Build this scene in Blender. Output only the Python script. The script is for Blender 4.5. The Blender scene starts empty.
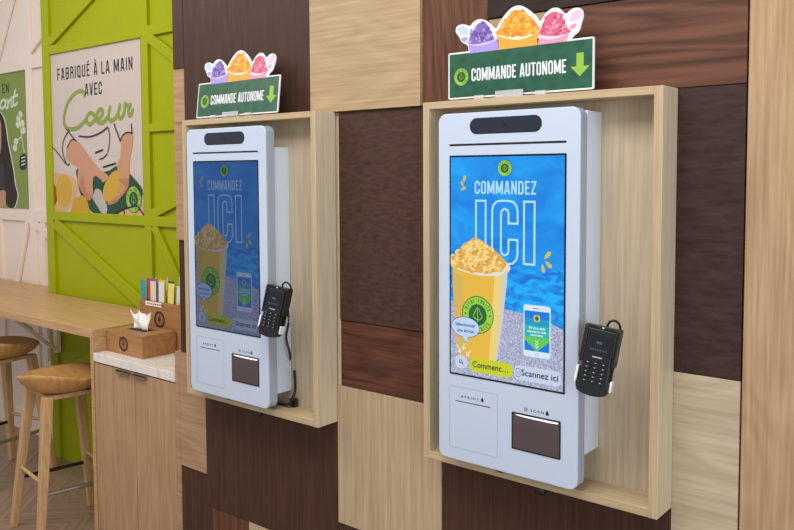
import bpy, bmesh, math, random
from mathutils import Vector, Matrix
random.seed(7)
S = bpy.context.scene
COL = S.collection
PI = math.pi

# ------------------------------------------------------------------ camera (measured from the photograph)
CAM = Vector((1.33722, -1.94686, 1.70700))
YAW, PITCH, ROLL, F = 0.68539, 0.058578, -0.0042373, 815.07
PX, PY = 396.93, 221.87
fwd = Vector((-math.sin(YAW)*math.cos(PITCH), math.cos(YAW)*math.cos(PITCH), -math.sin(PITCH)))
r0 = fwd.cross(Vector((0, 0, 1))).normalized(); u0 = r0.cross(fwd)
RT = r0*math.cos(ROLL)+u0*math.sin(ROLL); UP = -r0*math.sin(ROLL)+u0*math.cos(ROLL)
cd = bpy.data.cameras.new('camera'); cam = bpy.data.objects.new('camera', cd); COL.objects.link(cam)
m = Matrix((RT, UP, -fwd)).transposed().to_4x4(); m.translation = CAM; cam.matrix_world = m
cd.sensor_width = 36; cd.lens = F/794*36; cd.shift_x = (397-PX)/794; cd.shift_y = (PY-265)/794
S.camera = cam
def ray(u, v): return fwd + RT*((u-PX)/F) - UP*((v-PY)/F)
def at(u, v, Y):
    d = ray(u, v); return CAM + d*((Y-CAM.y)/d.y)
def atz(u, v, Z):
    d = ray(u, v); return CAM + d*((Z-CAM.z)/d.z)

# ------------------------------------------------------------------ materials
MATS = {}
def srgb(c):
    f = lambda x: (x/255/12.92 if x/255 <= .04045 else ((x/255+.055)/1.055)**2.4)
    return (f(c[0]), f(c[1]), f(c[2]), 1)
def newmat(name):
    mt = bpy.data.materials.new(name); mt.use_nodes = True; MATS[name] = mt
    nt = mt.node_tree; b = nt.nodes['Principled BSDF']; return mt, nt, b
def plain(name, c, rough=.5, metal=0., spec=.5, coat=0., noise=.04):
    mt, nt, b = newmat(name)
    tc = nt.nodes.new('ShaderNodeTexCoord'); nz = nt.nodes.new('ShaderNodeTexNoise'); nz.inputs['Scale'].default_value = 14
    mx = nt.nodes.new('ShaderNodeMix'); mx.data_type = 'RGBA'
    k = srgb(c); mx.inputs[6].default_value = tuple(x*(1-noise) for x in k[:3])+(1,); mx.inputs[7].default_value = tuple(min(1, x*(1+noise)) for x in k[:3])+(1,)
    nt.links.new(tc.outputs['Object'], nz.inputs['Vector']); nt.links.new(nz.outputs['Fac'], mx.inputs[0]); nt.links.new(mx.outputs[2], b.inputs['Base Color'])
    b.inputs['Roughness'].default_value = rough; b.inputs['Metallic'].default_value = metal
    b.inputs['Specular IOR Level'].default_value = spec; b.inputs['Coat Weight'].default_value = coat
    return mt
def glow(name, c, s=1.0, rough=.25):
    mt, nt, b = newmat(name)
    b.inputs['Base Color'].default_value = (.01, .01, .012, 1); b.inputs['Roughness'].default_value = rough; b.inputs['Specular IOR Level'].default_value = .22
    b.inputs['Emission Color'].default_value = srgb(c); b.inputs['Emission Strength'].default_value = s
    return mt
def wood(name, light, dark, axis='z', fine=110, band=6, bandamt=.35, rough=.5, dist=3., seed=0., bump=.15, stretch=.03):
    """grain runs along axis"""
    mt, nt, b = newmat(name); N = nt.nodes.new; K = nt.links.new
    tc = N('ShaderNodeTexCoord'); mp = N('ShaderNodeMapping'); mp.inputs['Location'].default_value = (seed, seed*1.7, seed*.6)
    s = {'x': (stretch, 1, 1), 'z': (1, 1, stretch), 'y': (1, stretch, 1)}[axis]; mp.inputs['Scale'].default_value = s
    K(tc.outputs['Object'], mp.inputs['Vector'])
    n1 = N('ShaderNodeTexNoise'); n1.inputs['Scale'].default_value = fine; n1.inputs['Detail'].default_value = 6; n1.inputs['Roughness'].default_value = .6
    K(mp.outputs['Vector'], n1.inputs['Vector'])
    mp2 = N('ShaderNodeMapping'); mp2.inputs['Location'].default_value = (seed*2.1, seed, seed*1.3)
    q = .16; mp2.inputs['Scale'].default_value = {'x': (q, 1, 1), 'z': (1, 1, q), 'y': (1, q, 1)}[axis]
    K(tc.outputs['Object'], mp2.inputs['Vector'])
    w = N('ShaderNodeTexNoise'); w.inputs['Scale'].default_value = band; w.inputs['Detail'].default_value = 1.5; w.inputs['Distortion'].default_value = dist*.15
    K(mp2.outputs['Vector'], w.inputs['Vector'])
    mul = N('ShaderNodeMath'); mul.operation = 'MULTIPLY'; mul.inputs[1].default_value = 9.; K(w.outputs['Fac'], mul.inputs[0])
    fr = N('ShaderNodeMath'); fr.operation = 'PINGPONG'; fr.inputs[1].default_value = .5; K(mul.outputs[0], fr.inputs[0])
    a = N('ShaderNodeMath'); a.operation = 'MULTIPLY'; a.inputs[1].default_value = 2*bandamt; K(fr.outputs[0], a.inputs[0])
    rg = N('ShaderNodeMapRange'); rg.inputs[1].default_value = .34; rg.inputs[2].default_value = .66; K(n1.outputs['Fac'], rg.inputs[0])
    c = N('ShaderNodeMath'); c.operation = 'MULTIPLY'; c.inputs[1].default_value = 1-bandamt; K(rg.outputs[0], c.inputs[0])
    d = N('ShaderNodeMath'); d.operation = 'ADD'; d.use_clamp = True; K(a.outputs[0], d.inputs[0]); K(c.outputs[0], d.inputs[1])
    mx = N('ShaderNodeMix'); mx.data_type = 'RGBA'; mx.inputs[6].default_value = srgb(dark); mx.inputs[7].default_value = srgb(light)
    K(d.outputs[0], mx.inputs[0]); K(mx.outputs[2], b.inputs['Base Color'])
    bp = N('ShaderNodeBump'); bp.inputs['Strength'].default_value = bump; bp.inputs['Distance'].default_value = .002
    K(n1.outputs['Fac'], bp.inputs['Height']); K(bp.outputs['Normal'], b.inputs['Normal'])
    b.inputs['Roughness'].default_value = rough; b.inputs['Specular IOR Level'].default_value = .22
    return mt

wood('oak_upright', (200, 176, 144), (174, 149, 117), 'z', seed=1, bandamt=.12)
wood('oak_across', (192, 166, 131), (165, 138, 104), 'x', seed=2, bandamt=.3)
wood('oak_warm_upright', (198, 166, 130), (166, 132, 98), 'z', seed=3, fine=130, bandamt=.3)
wood('oak_pale_across', (208, 192, 164), (176, 158, 130), 'x', seed=4, bandamt=.45)
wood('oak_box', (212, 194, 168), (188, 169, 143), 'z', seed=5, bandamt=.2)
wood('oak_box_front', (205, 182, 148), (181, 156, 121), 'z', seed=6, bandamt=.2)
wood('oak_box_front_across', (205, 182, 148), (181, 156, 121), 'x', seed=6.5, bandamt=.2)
wood('oak_board_face', (216, 201, 174), (194, 178, 150), 'z', seed=5.5, bandamt=.15)  # side faces paler than front edges: laminate tone plus daylight put into the colour
wood('oak_left', (188, 154, 124), (158, 124, 94), 'x', seed=7)
wood('dark_upright', (80, 55, 44), (60, 40, 32), 'z', seed=8, fine=90, bandamt=.2)
wood('dark_brown_upright', (86, 58, 45), (64, 43, 33), 'z', seed=9, fine=90, bandamt=.2)
wood('dark_mottled', (86, 60, 50), (62, 42, 35), 'x', seed=10, fine=80, stretch=.35, bandamt=.08)
wood('dark_black_across', (58, 42, 36), (40, 29, 25), 'x', seed=11)
wood('red_across', (112, 68, 52), (62, 37, 29), 'x', seed=12, fine=90, bandamt=.4, band=9)
wood('red_figured', (122, 80, 62), (66, 42, 35), 'x', seed=13.3, fine=70, bandamt=.6, band=5, dist=5)
wood('red_upright', (118, 78, 57), (72, 45, 33), 'z', seed=14, bandamt=.5)
wood('plum_dark', (76, 54, 50), (50, 35, 33), 'x', seed=15, fine=60, stretch=.22, bandamt=.12)
wood('bar_oak', (206, 168, 122), (180, 140, 96), 'x', seed=16, bandamt=.35, rough=.4)
wood('cabinet_oak', (193, 157, 122), (166, 130, 97), 'z', seed=17, bandamt=.35)
wood('stool_oak', (214, 176, 130), (184, 144, 98), 'z', seed=18, bandamt=.3)
wood('stool_seat', (206, 158, 100), (176, 128, 74), 'x', seed=19, bandamt=.5, rough=.35)
wood('box_oak', (184, 136, 88), (150, 106, 64), 'x', seed=20, bandamt=.4, fine=90)
plain('green_paint', (158, 167, 0), .5, spec=.2)
plain('white_paint', (238, 222, 210), .5)
plain('kiosk_white', (198, 211, 231), .28, spec=.5, noise=.01)
plain('mount_white', (212, 226, 242), .35, noise=.01)
plain('satin_metal', (162, 170, 184), .4, metal=0)
plain('seam_grey', (168, 176, 186), .5)
plain('black_plastic', (20, 21, 24), .4)
plain('black_gloss', (8, 9, 12), .08)
plain('smoked_glass', (36, 38, 54), .1)
plain('slot_black', (10, 10, 12), .5)
plain('scanner_glass', (88, 74, 76), .12)
plain('charcoal', (52, 54, 60), .35)
plain('key_grey', (74, 78, 86), .5)
plain('print_white', (235, 238, 240), .5)
plain('ink_grey', (70, 74, 82), .5)
plain('steel', (190, 188, 184), .25, metal=.9)
plain('dark_metal', (52, 40, 34), .4, metal=.5); plain('pull_metal', (150, 138, 126), .35, metal=.7)
plain('paper', (245, 243, 238), .8)
plain('burnt_brown', (66, 32, 24), .7)
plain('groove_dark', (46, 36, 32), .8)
plain('sign_white', (228, 231, 235), .4)
plain('lime', (146, 192, 74), .5, spec=.2)
plain('logo_dark', (22, 74, 44), .5)
plain('poster_paper', (200, 187, 180), .5)
plain('poster_green', (128, 148, 60), .5)
plain('script_green', (132, 152, 56), .5)
plain('ink_black', (26, 24, 24), .5)
plain('skin', (196, 142, 112), .6); plain('skin_b', (178, 122, 92), .6); plain('mango', (200, 158, 50), .6); plain('mango_b', (196, 150, 36), .6)
plain('mango_red', (150, 66, 40), .6); plain('dark_green', (28, 72, 46), .6); plain('blade', (178, 174, 172), .5); plain('basket', (206, 164, 124), .7)
plain('hair', (48, 32, 30), .7); plain('leaf_white', (214, 220, 196), .6); plain('lid_black', (30, 36, 36), .5)
for n, c in (('purple', (126, 98, 178)), ('purple_b', (94, 70, 150)), ('purple_cup', (168, 150, 226)), ('orange', (232, 154, 38)), ('orange_b', (214, 128, 22)), ('orange_c', (242, 182, 76)),
             ('orange_cup', (234, 164, 62)), ('rim', (246, 226, 190)), ('pink', (208, 92, 122)), ('pink_b', (184, 66, 98)), ('pink_cup', (240, 150, 182)), ('pink_pale', (242, 190, 212)), ('blue_pale', (190, 206, 236)),
             ('purple_rim', (206, 196, 240)), ('pink_rim', (250, 204, 220))):
    plain('print_'+n, c, .5)
# mottled green of the sign
mt, nt, b = newmat('sign_green'); N = nt.nodes.new
tc = N('ShaderNodeTexCoord'); nz = N('ShaderNodeTexVoronoi'); nz.inputs['Scale'].default_value = 38; nt.links.new(tc.outputs['Object'], nz.inputs['Vector'])
mx = N('ShaderNodeMix'); mx.data_type = 'RGBA'; mx.inputs[6].default_value = srgb((20, 76, 56)); mx.inputs[7].default_value = srgb((38, 96, 72)); nt.links.new(nz.outputs['Distance'], mx.inputs[0]); nt.links.new(mx.outputs[2], b.inputs['Base Color']); b.inputs['Roughness'].default_value = .4
# clear acrylic
mt, nt, b = newmat('acrylic'); b.inputs['Base Color'].default_value = (.92, .93, .96, 1); b.inputs['Roughness'].default_value = .08; b.inputs['Transmission Weight'].default_value = .6; b.inputs['IOR'].default_value = 1.35
# marble
mt, nt, b = newmat('marble'); N = nt.nodes.new
tc = N('ShaderNodeTexCoord'); nz = N('ShaderNodeTexNoise'); nz.inputs['Scale'].default_value = 7; nz.inputs['Detail'].default_value = 8; nz.inputs['Distortion'].default_value = 2.5; nt.links.new(tc.outputs['Object'], nz.inputs['Vector'])
rp = N('ShaderNodeValToRGB'); e = rp.color_ramp.elements; e[0].position = .47; e[0].color = srgb((236, 230, 224)); e[1].position = .53; e[1].color = srgb((236, 230, 224))
x = e.new(.5); x.color = srgb((214, 204, 198)); nt.links.new(nz.outputs['Fac'], rp.inputs['Fac']); nt.links.new(rp.outputs['Color'], b.inputs['Base Color']); b.inputs['Roughness'].default_value = .25
# chevron floor
mt, nt, b = newmat('chevron_floor'); N = nt.nodes.new; K = nt.links.new
tc = N('ShaderNodeTexCoord'); sp = N('ShaderNodeSeparateXYZ'); K(tc.outputs['Object'], sp.inputs[0])
pp = N('ShaderNodeMath'); pp.operation = 'PINGPONG'; pp.inputs[1].default_value = .3; K(sp.outputs['X'], pp.inputs[0])
ad = N('ShaderNodeMath'); ad.operation = 'ADD'; K(pp.outputs[0], ad.inputs[0]); K(sp.outputs['Y'], ad.inputs[1])
cb = N('ShaderNodeCombineXYZ'); K(ad.outputs[0], cb.inputs[0])
nz = N('ShaderNodeTexNoise'); nz.inputs['Scale'].default_value = 34; nz.inputs['Detail'].default_value = 6; K(cb.outputs[0], nz.inputs['Vector'])
fl = N('ShaderNodeMath'); fl.operation = 'PINGPONG'; fl.inputs[1].default_value = .07; K(ad.outputs[0], fl.inputs[0])
gt = N('ShaderNodeMath'); gt.operation = 'GREATER_THAN'; gt.inputs[1].default_value = .0022; K(fl.outputs[0], gt.inputs[0])
rg = N('ShaderNodeMapRange'); rg.inputs[1].default_value = .3; rg.inputs[2].default_value = .7; K(nz.outputs['Fac'], rg.inputs[0])
mx = N('ShaderNodeMix'); mx.data_type = 'RGBA'; mx.inputs[6].default_value = srgb((128, 102, 84)); mx.inputs[7].default_value = srgb((172, 146, 124)); K(rg.outputs[0], mx.inputs[0])
m2 = N('ShaderNodeMix'); m2.data_type = 'RGBA'; m2.inputs[6].default_value = srgb((104, 84, 72)); K(mx.outputs[2], m2.inputs[7]); K(gt.outputs[0], m2.inputs[0])
K(m2.outputs[2], b.inputs['Base Color']); b.inputs['Roughness'].default_value = .38

def screen_noise(name, c1, c2, scale, s, sx=1., sz=1., detail=4, lo=.35, hi=.65):
    mt, nt, b = newmat(name); N = nt.nodes.new; K = nt.links.new
    tc = N('ShaderNodeTexCoord'); mp = N('ShaderNodeMapping'); mp.inputs['Scale'].default_value = (sx, 1, sz); K(tc.outputs['Object'], mp.inputs[0])
    nz = N('ShaderNodeTexNoise'); nz.inputs['Scale'].default_value = scale; nz.inputs['Detail'].default_value = detail; nz.inputs['Distortion'].default_value = .6; K(mp.outputs[0], nz.inputs['Vector'])
    rg = N('ShaderNodeMapRange'); rg.inputs[1].default_value = lo; rg.inputs[2].default_value = hi; K(nz.outputs['Fac'], rg.inputs[0])
    mx = N('ShaderNodeMix'); mx.data_type = 'RGBA'; mx.inputs[6].default_value = srgb(c1); mx.inputs[7].default_value = srgb(c2); K(rg.outputs[0], mx.inputs[0])
    K(mx.outputs[2], b.inputs['Emission Color']); b.inputs['Emission Strength'].default_value = s
    b.inputs['Base Color'].default_value = (.01, .01, .012, 1); b.inputs['Roughness'].default_value = .25; b.inputs['Specular IOR Level'].default_value = .22
    return mt
# two displays: the near one bright, the far one's oblique-view darkening put into its colours
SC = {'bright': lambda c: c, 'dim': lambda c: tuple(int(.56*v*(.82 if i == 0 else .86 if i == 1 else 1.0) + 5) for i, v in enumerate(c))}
SCOL = dict(white=(228, 246, 255), pale=(176, 226, 250), lime=(150, 206, 60), darkg=(34, 100, 50), gold=(216, 188, 60), cup=(228, 182, 62), cup_b=(234, 206, 120), cup_c=(214, 176, 84), rim=(228, 220, 206),
            m1=(240, 198, 104), m2=(222, 168, 76), m3=(246, 214, 132), m4=(206, 148, 66), btn=(196, 206, 30), btn_pale=(196, 206, 230), ink=(26, 34, 44), navy=(20, 50, 90), phone=(214, 230, 246),
            ph_blue=(0, 120, 224), ph_mid=(16, 152, 204), ph_teal=(44, 180, 176), ph_green=(96, 200, 80), bubble=(186, 212, 246), cupshade=(206, 206, 190))
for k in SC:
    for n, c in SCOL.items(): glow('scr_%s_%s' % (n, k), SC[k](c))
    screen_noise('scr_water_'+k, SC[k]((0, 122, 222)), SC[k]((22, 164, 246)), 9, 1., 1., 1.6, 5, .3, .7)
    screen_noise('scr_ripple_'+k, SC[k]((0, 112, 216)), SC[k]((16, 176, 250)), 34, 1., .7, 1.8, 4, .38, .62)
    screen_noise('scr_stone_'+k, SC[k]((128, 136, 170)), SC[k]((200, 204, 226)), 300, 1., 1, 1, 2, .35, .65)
glow('led_white', (240, 240, 250), 1.6)
glow('led_green', (170, 225, 195), .8)
glow('term_text', (110, 120, 134), .5)
glow('term_screen', (44, 48, 58), .35, .15)

# ------------------------------------------------------------------ builders
class MB:
    def __init__(s): s.v = []; s.f = []; s.m = []; s.mi = 0; s.sm = False; s.smooth = []
    def add(s, vs, fs, smooth=None):
        o = len(s.v); s.v += [Vector(v) for v in vs]
        for f in fs: s.f.append([i+o for i in f]); s.m.append(s.mi); s.smooth.append(s.sm if smooth is None else smooth)
        return s
    def box(s, a, b):
        x0, y0, z0 = [min(p, q) for p, q in zip(a, b)]; x1, y1, z1 = [max(p, q) for p, q in zip(a, b)]
        return s.add([(x0, y0, z0), (x1, y0, z0), (x1, y1, z0), (x0, y1, z0), (x0, y0, z1), (x1, y0, z1), (x1, y1, z1), (x0, y1, z1)],
                     [(0, 3, 2, 1), (4, 5, 6, 7), (0, 1, 5, 4), (1, 2, 6, 5), (2, 3, 7, 6), (3, 0, 4, 7)])
    def prism(s, pts, y0, y1):          # polygon in x,z extruded along y
        n = len(pts); vs = [(p[0], y0, p[1]) for p in pts]+[(p[0], y1, p[1]) for p in pts]
        return s.add(vs, [tuple(range(n)), tuple(reversed(range(n, 2*n)))]+[(i, i+n, (i+1) % n+n, (i+1) % n) for i in range(n)])
    def flat(s, pts, y): return s.add([(p[0], y, p[1]) for p in pts], [tuple(range(len(pts)))])
    def ribbon(s, pts, w, y, closed=False, caps=False):
        q = [Vector((p[0], p[1])) for p in pts]; n = len(q)
        if n < 2: return s
        L = []; R = []
        for i in range(n):
            a = q[i-1] if (i > 0 or closed) else None; c = q[(i+1) % n] if (i < n-1 or closed) else None
            d1 = (q[i]-a).normalized() if a is not None and (q[i]-a).length > 1e-9 else None
            d2 = (c-q[i]).normalized() if c is not None and (c-q[i]).length > 1e-9 else None
            if d1 is None: d1 = d2
            if d2 is None: d2 = d1
            n1 = Vector((-d1.y, d1.x)); n2 = Vector((-d2.y, d2.x)); mm = (n1+n2)
            mm = n1 if mm.length < 1e-6 else mm.normalized()
            k = min(1.8, 1/max(.3, mm.dot(n1)))
            L.append(q[i]+mm*w/2*k); R.append(q[i]-mm*w/2*k)
        for i in range(n if closed else n-1):
            j = (i+1) % n; d = 2e-5 if n > 16 and not closed else 0
            s.add([(L[i].x, y-d*i, L[i].y), (R[i].x, y-d*i, R[i].y), (R[j].x, y-d*j, R[j].y), (L[j].x, y-d*j, L[j].y)], [(0, 1, 2, 3)])
        if caps:
            for p, dy in ((q[0], -.00002), (q[-1], 2e-5*n+.00002)): s.flat(ell(p.x, p.y, w/2, w/2, 10), y-dy)
        return s
    def tube(s, pts, r, seg=8, smooth=True):
        pts = [Vector(p) for p in pts]; rings = []; n = len(pts)
        for i, p in enumerate(pts):
            d = (pts[min(i+1, n-1)]-pts[max(i-1, 0)]).normalized()
            a = d.cross(Vector((0, 0, 1)));
            if a.length < .1: a = d.cross(Vector((0, 1, 0)))
            a.normalize(); b_ = d.cross(a); rr = r[i] if isinstance(r, (list, tuple)) else r
            rings.append([p+a*rr*math.cos(2*PI*k/seg)+b_*rr*math.sin(2*PI*k/seg) for k in range(seg)])
        vs = [v for g in rings for v in g]; fs = [(i*seg+k, i*seg+(k+1) % seg, (i+1)*seg+(k+1) % seg, (i+1)*seg+k) for i in range(n-1) for k in range(seg)]
        s.add(vs, fs, smooth); s.add(rings[0], [tuple(reversed(range(seg)))], False); s.add(rings[-1], [tuple(range(seg))], False)
        return s
    def bar(s, a, b, w, d, w2=None, d2=None):      # square tapered bar, cross-section axes x,y-ish
        a = Vector(a); b = Vector(b); w2 = w if w2 is None else w2; d2 = d if d2 is None else d2
        vs = [a+Vector((x*w/2, y*d/2, 0)) for x, y in ((-1, -1), (1, -1), (1, 1), (-1, 1))]+[b+Vector((x*w2/2, y*d2/2, 0)) for x, y in ((-1, -1), (1, -1), (1, 1), (-1, 1))]
        return s.add(vs, [(0, 3, 2, 1), (4, 5, 6, 7), (0, 1, 5, 4), (1, 2, 6, 5), (2, 3, 7, 6), (3, 0, 4, 7)])
def ell(cx, cz, rx, rz, n=32, a0=0., a1=2*PI):
    full = abs(a1-a0-2*PI) < 1e-6
    return [(cx+rx*math.cos(a0+(a1-a0)*i/(n if full else n-1)), cz+rz*math.sin(a0+(a1-a0)*i/(n if full else n-1))) for i in range(n)]
def rrect(x0, z0, x1, z1, r, n=6):
    p = []
    for cx, cz, a in ((x1-r, z1-r, 0), (x0+r, z1-r, PI/2), (x0+r, z0+r, PI), (x1-r, z0+r, 1.5*PI)): p += [(cx+r*math.cos(a+PI/2*i/n), cz+r*math.sin(a+PI/2*i/n)) for i in range(n+1)]
    return p
def smooth(pts, n=6, closed=False):
    out = []; q = [Vector((p[0], p[1])) for p in pts]; N_ = len(q)
    rngN = N_ if closed else N_-1
    for i in range(rngN):
        p1 = q[i]; p2 = q[(i+1) % N_]; p0 = q[i-1] if (i > 0 or closed) else p1; p3 = q[(i+2) % N_] if (i+2 < N_ or closed) else p2
        for k in range(n):
            t = k/n; out.append(.5*((2*p1)+(p2-p0)*t+(2*p0-5*p1+4*p2-p3)*t*t+(3*p1-p0-3*p2+p3)*t**3))
    if not closed: out.append(q[-1])
    return [(v.x, v.y) for v in out]
def catmull3(pts, n=6):
    q = [Vector(p) for p in pts]; out = []
    for i in range(len(q)-1):
        p1, p2 = q[i], q[i+1]; p0 = q[max(i-1, 0)]; p3 = q[min(i+2, len(q)-1)]
        for k in range(n):
            t = k/n; out.append(.5*((2*p1)+(p2-p0)*t+(2*p0-5*p1+4*p2-p3)*t*t+(3*p1-p0-3*p2+p3)*t**3))
    out.append(q[-1]); return out

def thing(name, label, cat, loc, group=None, rot=(0, 0, 0)):
    o = bpy.data.objects.new(name, None); COL.objects.link(o); o.location = loc; o.rotation_euler = rot; o.empty_display_size = .05
    o['label'] = label; o['category'] = cat
    if group: o['group'] = group
    return o
def tag(o, label, cat, group=None):
    o['label'] = label; o['category'] = cat
    if group: o['group'] = group
    return o
def wloc(p):
    v = Vector((0, 0, 0))
    while p is not None: v = v+p.location; p = p.parent
    return v
def obj(name, mb, mats, parent=None, bevel=0, seg=2, local=False, tri=False, sub=0, loc=None):
    me = bpy.data.meshes.new(name)
    off = Vector((0, 0, 0))
    if parent is not None and not local: off = wloc(parent)
    if loc is not None: off = Vector(loc)
    me.from_pydata([tuple(v-off) for v in mb.v], [], mb.f)
    mats = [mats] if isinstance(mats, str) else mats
    for k in mats: me.materials.append(MATS[k])
    for i, p in enumerate(me.polygons): p.material_index = mb.m[i]; p.use_smooth = mb.smooth[i]
    if tri:
        bm = bmesh.new(); bm.from_mesh(me); bmesh.ops.triangulate(bm, faces=[f for f in bm.faces if len(f.verts) > 4], ngon_method='EAR_CLIP'); bm.to_mesh(me); bm.free()
    me.update(); o = bpy.data.objects.new(name, me); COL.objects.link(o)
    if parent is not None: o.parent = parent
    elif loc is not None: o.location = loc
    if bevel: b_ = o.modifiers.new('bevel', 'BEVEL'); b_.width = bevel; b_.segments = seg; b_.limit_method = 'ANGLE'; b_.angle_limit = math.radians(50)
    if sub: b_ = o.modifiers.new('subdivision', 'SUBSURF'); b_.levels = sub; b_.render_levels = sub
    return o
def struct(name, mb, mats, parent=None, **k):
    o = obj(name, mb, mats, parent, **k)
    if parent is None: o['kind'] = 'structure'
    return o
def copytree(o, parent=None):
    c = o.copy(); COL.objects.link(c)
    if parent is not None: c.parent = parent
    for ch in list(o.children): copytree(ch, c)
    return c
class Art:                                # thin printed or displayed layers facing -Y; y steps forward with the layer
    def __init__(s, y, step=.0003, parent=None): s.y = y; s.st = step; s.d = {}; s.order = []
    def mb(s, mat):
        if mat not in s.d: s.d[mat] = MB(); s.order.append(mat)
        return s.d[mat]
    def yy(s, l): return s.y-s.st*l
    def poly(s, pts, mat, l): s.mb(mat).flat(pts, s.yy(l))
    def line(s, pts, w, mat, l, closed=False, caps=False):
        s.k = (getattr(s, 'k', 0)+1) % 5; s.mb(mat).ribbon(pts, w, s.yy(l)-s.k*.00002, closed, caps)
    def done(s, name, parent, suffix='', local=False):
        M = MB(); mats = []
        for i, k in enumerate(s.order):
            b_ = s.d[k]; M.mi = i; mats.append(k+suffix); M.add(b_.v, b_.f)
        return obj(name, M, mats, parent, tri=True, local=local)

# ---- condensed capitals drawn as strokes
T_ = .135
def glyphs():
    l = .068; r = .312; t = .932; b_ = .068; m_ = .5; g = {}
    g['A'] = (.40, [[(.062, 0), (.165, .94), (.235, .94), (.338, 0)], [(.11, .26), (.29, .26)]])
    g['B'] = (.38, [[(l, 0), (l, 1)], [(l, t), (r-.07, t), (r-.01, t-.08), (r-.01, .60), (r-.07, .51), (l, .51)], [(r-.07, .51), (r, .43), (r, .15), (r-.07, b_), (l, b_)]])
    g['C'] = (.38, [[(r, .64), (r, t-.09), (r-.07, t), (l+.07, t), (l, t-.09), (l, .158), (l+.07, b_), (r-.07, b_), (r, .158), (r, .36)]])
    g['D'] = (.38, [[(l, 0), (l, 1)], [(l, t), (r-.08, t), (r, t-.1), (r, .168), (r-.08, b_), (l, b_)]])
    g['E'] = (.34, [[(l, 0), (l, 1)], [(l, t), (.32, t)], [(l, m_), (.28, m_)], [(l, b_), (.32, b_)]])
    g['F'] = (.33, [[(l, 0), (l, 1)], [(l, t), (.31, t)], [(l, m_), (.27, m_)]])
    g['G'] = (.38, [[(r, .66), (r, t-.09), (r-.07, t), (l+.07, t), (l, t-.09), (l, .158), (l+.07, b_), (r-.07, b_), (r, .158), (r, .46), (.2, .46)]])
    g['I'] = (.136, [[(l, 0), (l, 1)]])
    g['L'] = (.32, [[(l, 0), (l, 1)], [(l, b_), (.31, b_)]])
    g['M'] = (.52, [[(l, 0), (l, 1)], [(.452, 0), (.452, 1)], [(l+.02, .93), (.26, .12)], [(.26, .12), (.432, .93)]])
    g['N'] = (.40, [[(l, 0), (l, 1)], [(.332, 0), (.332, 1)], [(l+.02, .93), (.312, .07)]])
    o = [(l, .158), (l, t-.09), (l+.07, t), (r-.07, t), (r, t-.09), (r, .158), (r-.07, b_), (l+.07, b_)]
    g['O'] = (.38, [o+['c']])
    g['Q'] = (.39, [o+['c'], [(.22, .2), (.36, -.03)]])
    g['R'] = (.39, [[(l, 0), (l, 1)], [(l, t), (r-.07, t), (r, t-.08), (r, .60), (r-.07, .50), (l, .50)], [(r-.08, .50), (r, .42), (r, .12), (r+.02, 0)]])
    g['S'] = (.37, [[(r, .72), (r, t-.09), (r-.07, t), (l+.07, t), (l, t-.09), (l, .68), (l+.06, .56), (r-.06, .42), (r, .30), (r, .158), (r-.07, b_), (l+.07, b_), (l, .158), (l, .3)]])
    g['T'] = (.35, [[(.175, 0), (.175, 1)], [(0, t), (.35, t)]])
    g['U'] = (.38, [[(l, 1), (l, .158), (l+.07, b_), (r-.07, b_), (r, .158), (r, 1)]])
    g['V'] = (.38, [[(.06, 1), (.17, .06), (.21, .06), (.32, 1)]])
    g['Z'] = (.34, [[(.02, t), (.285, t), (.285, .86), (.06, .14), (.06, b_), (.32, b_)]])
    g['É'] = (.34, g['E'][1]+[[(.13, 1.1), (.24, 1.24)]]); g['À'] = (.40, g['A'][1]+[[(.24, 1.1), (.13, 1.24)]])
    g[' '] = (.16, [])
    return g
GL = glyphs()
def caps_text(art, txt, x0, z0, width, h, mat, l, sp=.055, bold=1.):
    tot = sum(GL[c][0] for c in txt)+sp*(len(txt)-1); k = width/tot/h    # horizontal fit
    x = 0
    for c in txt:
        w, st = GL[c]
        for p in st: cl = p[-1] == 'c'; art.line([(x0+(x+a)*h*k, z0+b_*h) for a, b_ in (p[:-1] if cl else p)], T_*h*bold*min(1, .5+.5*k), mat, l, cl)
        x += w+sp
def arc_text(art, txt, cx, cz, r, h, mat, l, a0, step, flip=False):
    for i, c in enumerate(txt):
        w, st = GL[c]; a = a0+(-step if not flip else step)*i
        for p in st:
            q = []
            for gx, gz in p:
                gx = (gx-w/2)*h; gz = gz*h
                if not flip: rx = Vector((math.sin(a), -math.cos(a))); q.append((cx+math.cos(a)*(r+gz)+rx.x*gx, cz+math.sin(a)*(r+gz)+rx.y*gx))
                else: rx = Vector((-math.sin(a), math.cos(a))); q.append((cx+math.cos(a)*(r-gz)+rx.x*gx, cz+math.sin(a)*(r-gz)+rx.y*gx))
            art.line(q, .16*h, mat, l)
def logo(art, cx, cz, r, lime, dark, l, pale=None):
    art.poly(ell(cx, cz, r*1.05, r*1.05, 40), dark, l); art.poly(ell(cx, cz, r, r, 40), lime, l+1); art.poly(ell(cx, cz, r*.60, r*.60, 32), dark, l+2)
    arc_text(art, 'VITAL FRUITS', cx, cz, r*.69, r*.23, dark, l+2, PI/2+1.15, .209)
    arc_text(art, 'RIES', cx, cz, r*.92, r*.23, dark, l+2, -PI/2+.35, .22, True)
    for a in (0.02, PI-.02): art.poly(ell(cx+r*.8*math.cos(a), cz+r*.8*math.sin(a), r*.06, r*.06, 8), dark, l+2)
    lf = smooth([(cx, cz+r*.4), (cx+r*.2, cz+r*.12), (cx+r*.3, cz-r*.1), (cx+r*.05, cz-r*.28), (cx-r*.25, cz-r*.12), (cx-r*.18, cz+r*.12)], 4, True)
    art.line(lf, r*.045, lime, l+3, True); art.line([(cx, cz+r*.3), (cx, cz-r*.4)], r*.045, lime, l+3)
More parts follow.
